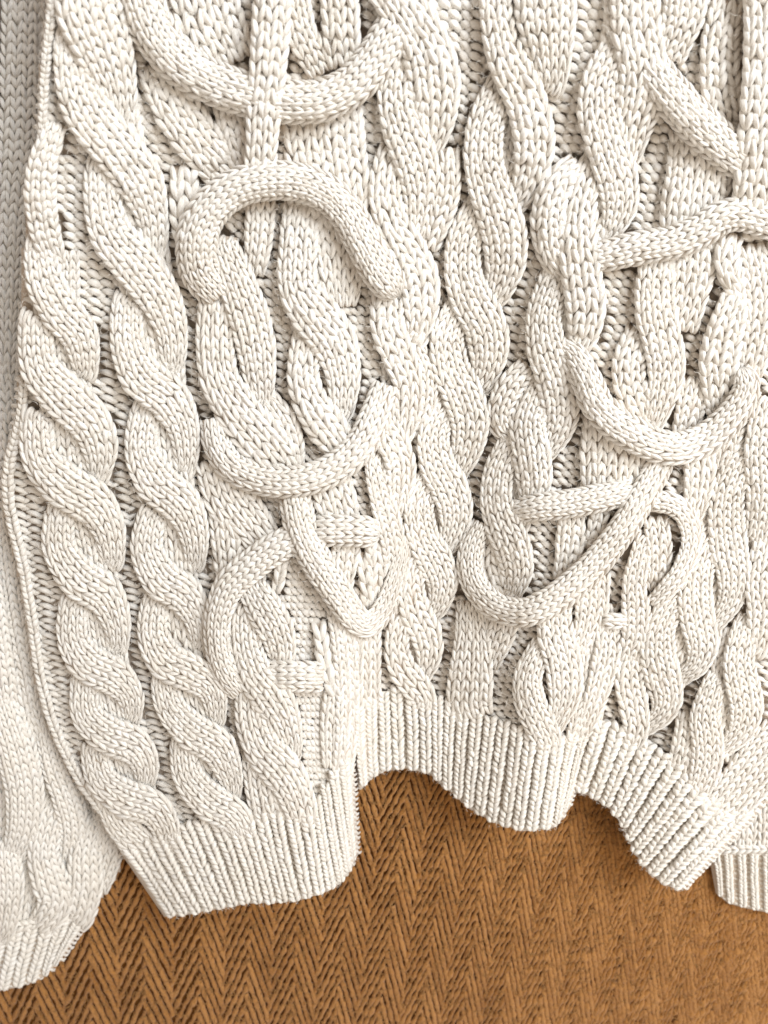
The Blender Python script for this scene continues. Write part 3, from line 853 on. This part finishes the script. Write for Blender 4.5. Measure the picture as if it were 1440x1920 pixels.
ok = inside(sl_poly, xs + 16, ys + 4) & inside(sl_poly, xs, ys) & (~COVER[ii, jj])
V, q, uv, t = purl_lumps(xs[ok], ys[ok], np.full(ok.sum(), 17.0), np.full(ok.sum(), 14.0), SLEEVE, -3)
o = new_mesh('purl_stitches', V, q, YARN, sleeve, uv, t)
o['kind'] = 'stuff'
ribbing('cuff', SL_TOP, SL_BOT, 11, SLEEVE, sweater, drop=8)
knit_strand('seam_chain', [(x, y - 3) for x, y in SL_TOP], [18, 18, 18, 18, 18, 16], field=SLEEVE, cols=1, lift=4, hump=2, dome=0.4, ends=2, rowk=0.7)

# back of the garment seen at the lower right
BK_TOP = [(1328, 1592), (1360, 1592), (1400, 1590), (1440, 1590), (1500, 1592)]
BK_BOT = [(1342, 1672), (1364, 1692), (1400, 1702), (1440, 1710), (1500, 1718)]
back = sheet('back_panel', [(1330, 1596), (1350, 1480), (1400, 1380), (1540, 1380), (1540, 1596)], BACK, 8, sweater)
for pts, ws in [([(1400, 1500), (1398, 1545), (1396, 1592)], [44, 46, 44]), ([(1445, 1490), (1444, 1545), (1442, 1592)], [46, 46, 46]), ([(1490, 1490), (1490, 1592)], [44, 44])]:
    knit_strand('cable_strand', pts, ws, parent=back, field=BACK, as_one=True, **FLAT)
ribbing('hem_ribbing', BK_TOP, BK_BOT, 7, BACK, sweater, drop=8, w_k=0.6)
knit_strand('seam_chain', [(x, y + 2) for x, y in BK_TOP], [16, 16, 16, 16, 16], field=BACK, cols=1, lift=4, hump=2, dome=0.4, ends=2, rowk=0.8)

# stray cotton fibres standing off the yarn, thickest along the silhouette
nf = 13000
fx = rng.uniform(0, 1440, nf); fy = rng.uniform(0, 1650, nf)
k = inside(body_poly, fx, fy)
fibres('cotton_fibres', fx[k], fy[k], lambda X, Y: sample(BODY, X, Y) + rng.uniform(6, 30, (X.shape[0], 1)), 6, 22, 0.42, COTTON_FIBRE, body)
ex, ey = [], []
for line in (LEFT_EDGE, RIB_L_BOT, RIB_M_BOT, RIB_R_BOT):
    ln = np.array(line, float)
    d = np.concatenate([[0], np.cumsum(np.linalg.norm(np.diff(ln, axis=0), axis=1))])
    t = rng.uniform(0, d[-1], int(d[-1] * 0.5))
    ex.append(np.interp(t, d, ln[:, 0]) + rng.normal(0, 2.5, len(t))); ey.append(np.interp(t, d, ln[:, 1]) + rng.normal(0, 2.5, len(t)))
fibres('edge_fibres', np.concatenate(ex), np.concatenate(ey), lambda X, Y: sample(BODY, X, Y) + rng.uniform(-4, 12, (X.shape[0], 1)), 4, 10, 0.36, COTTON_FIBRE, body)
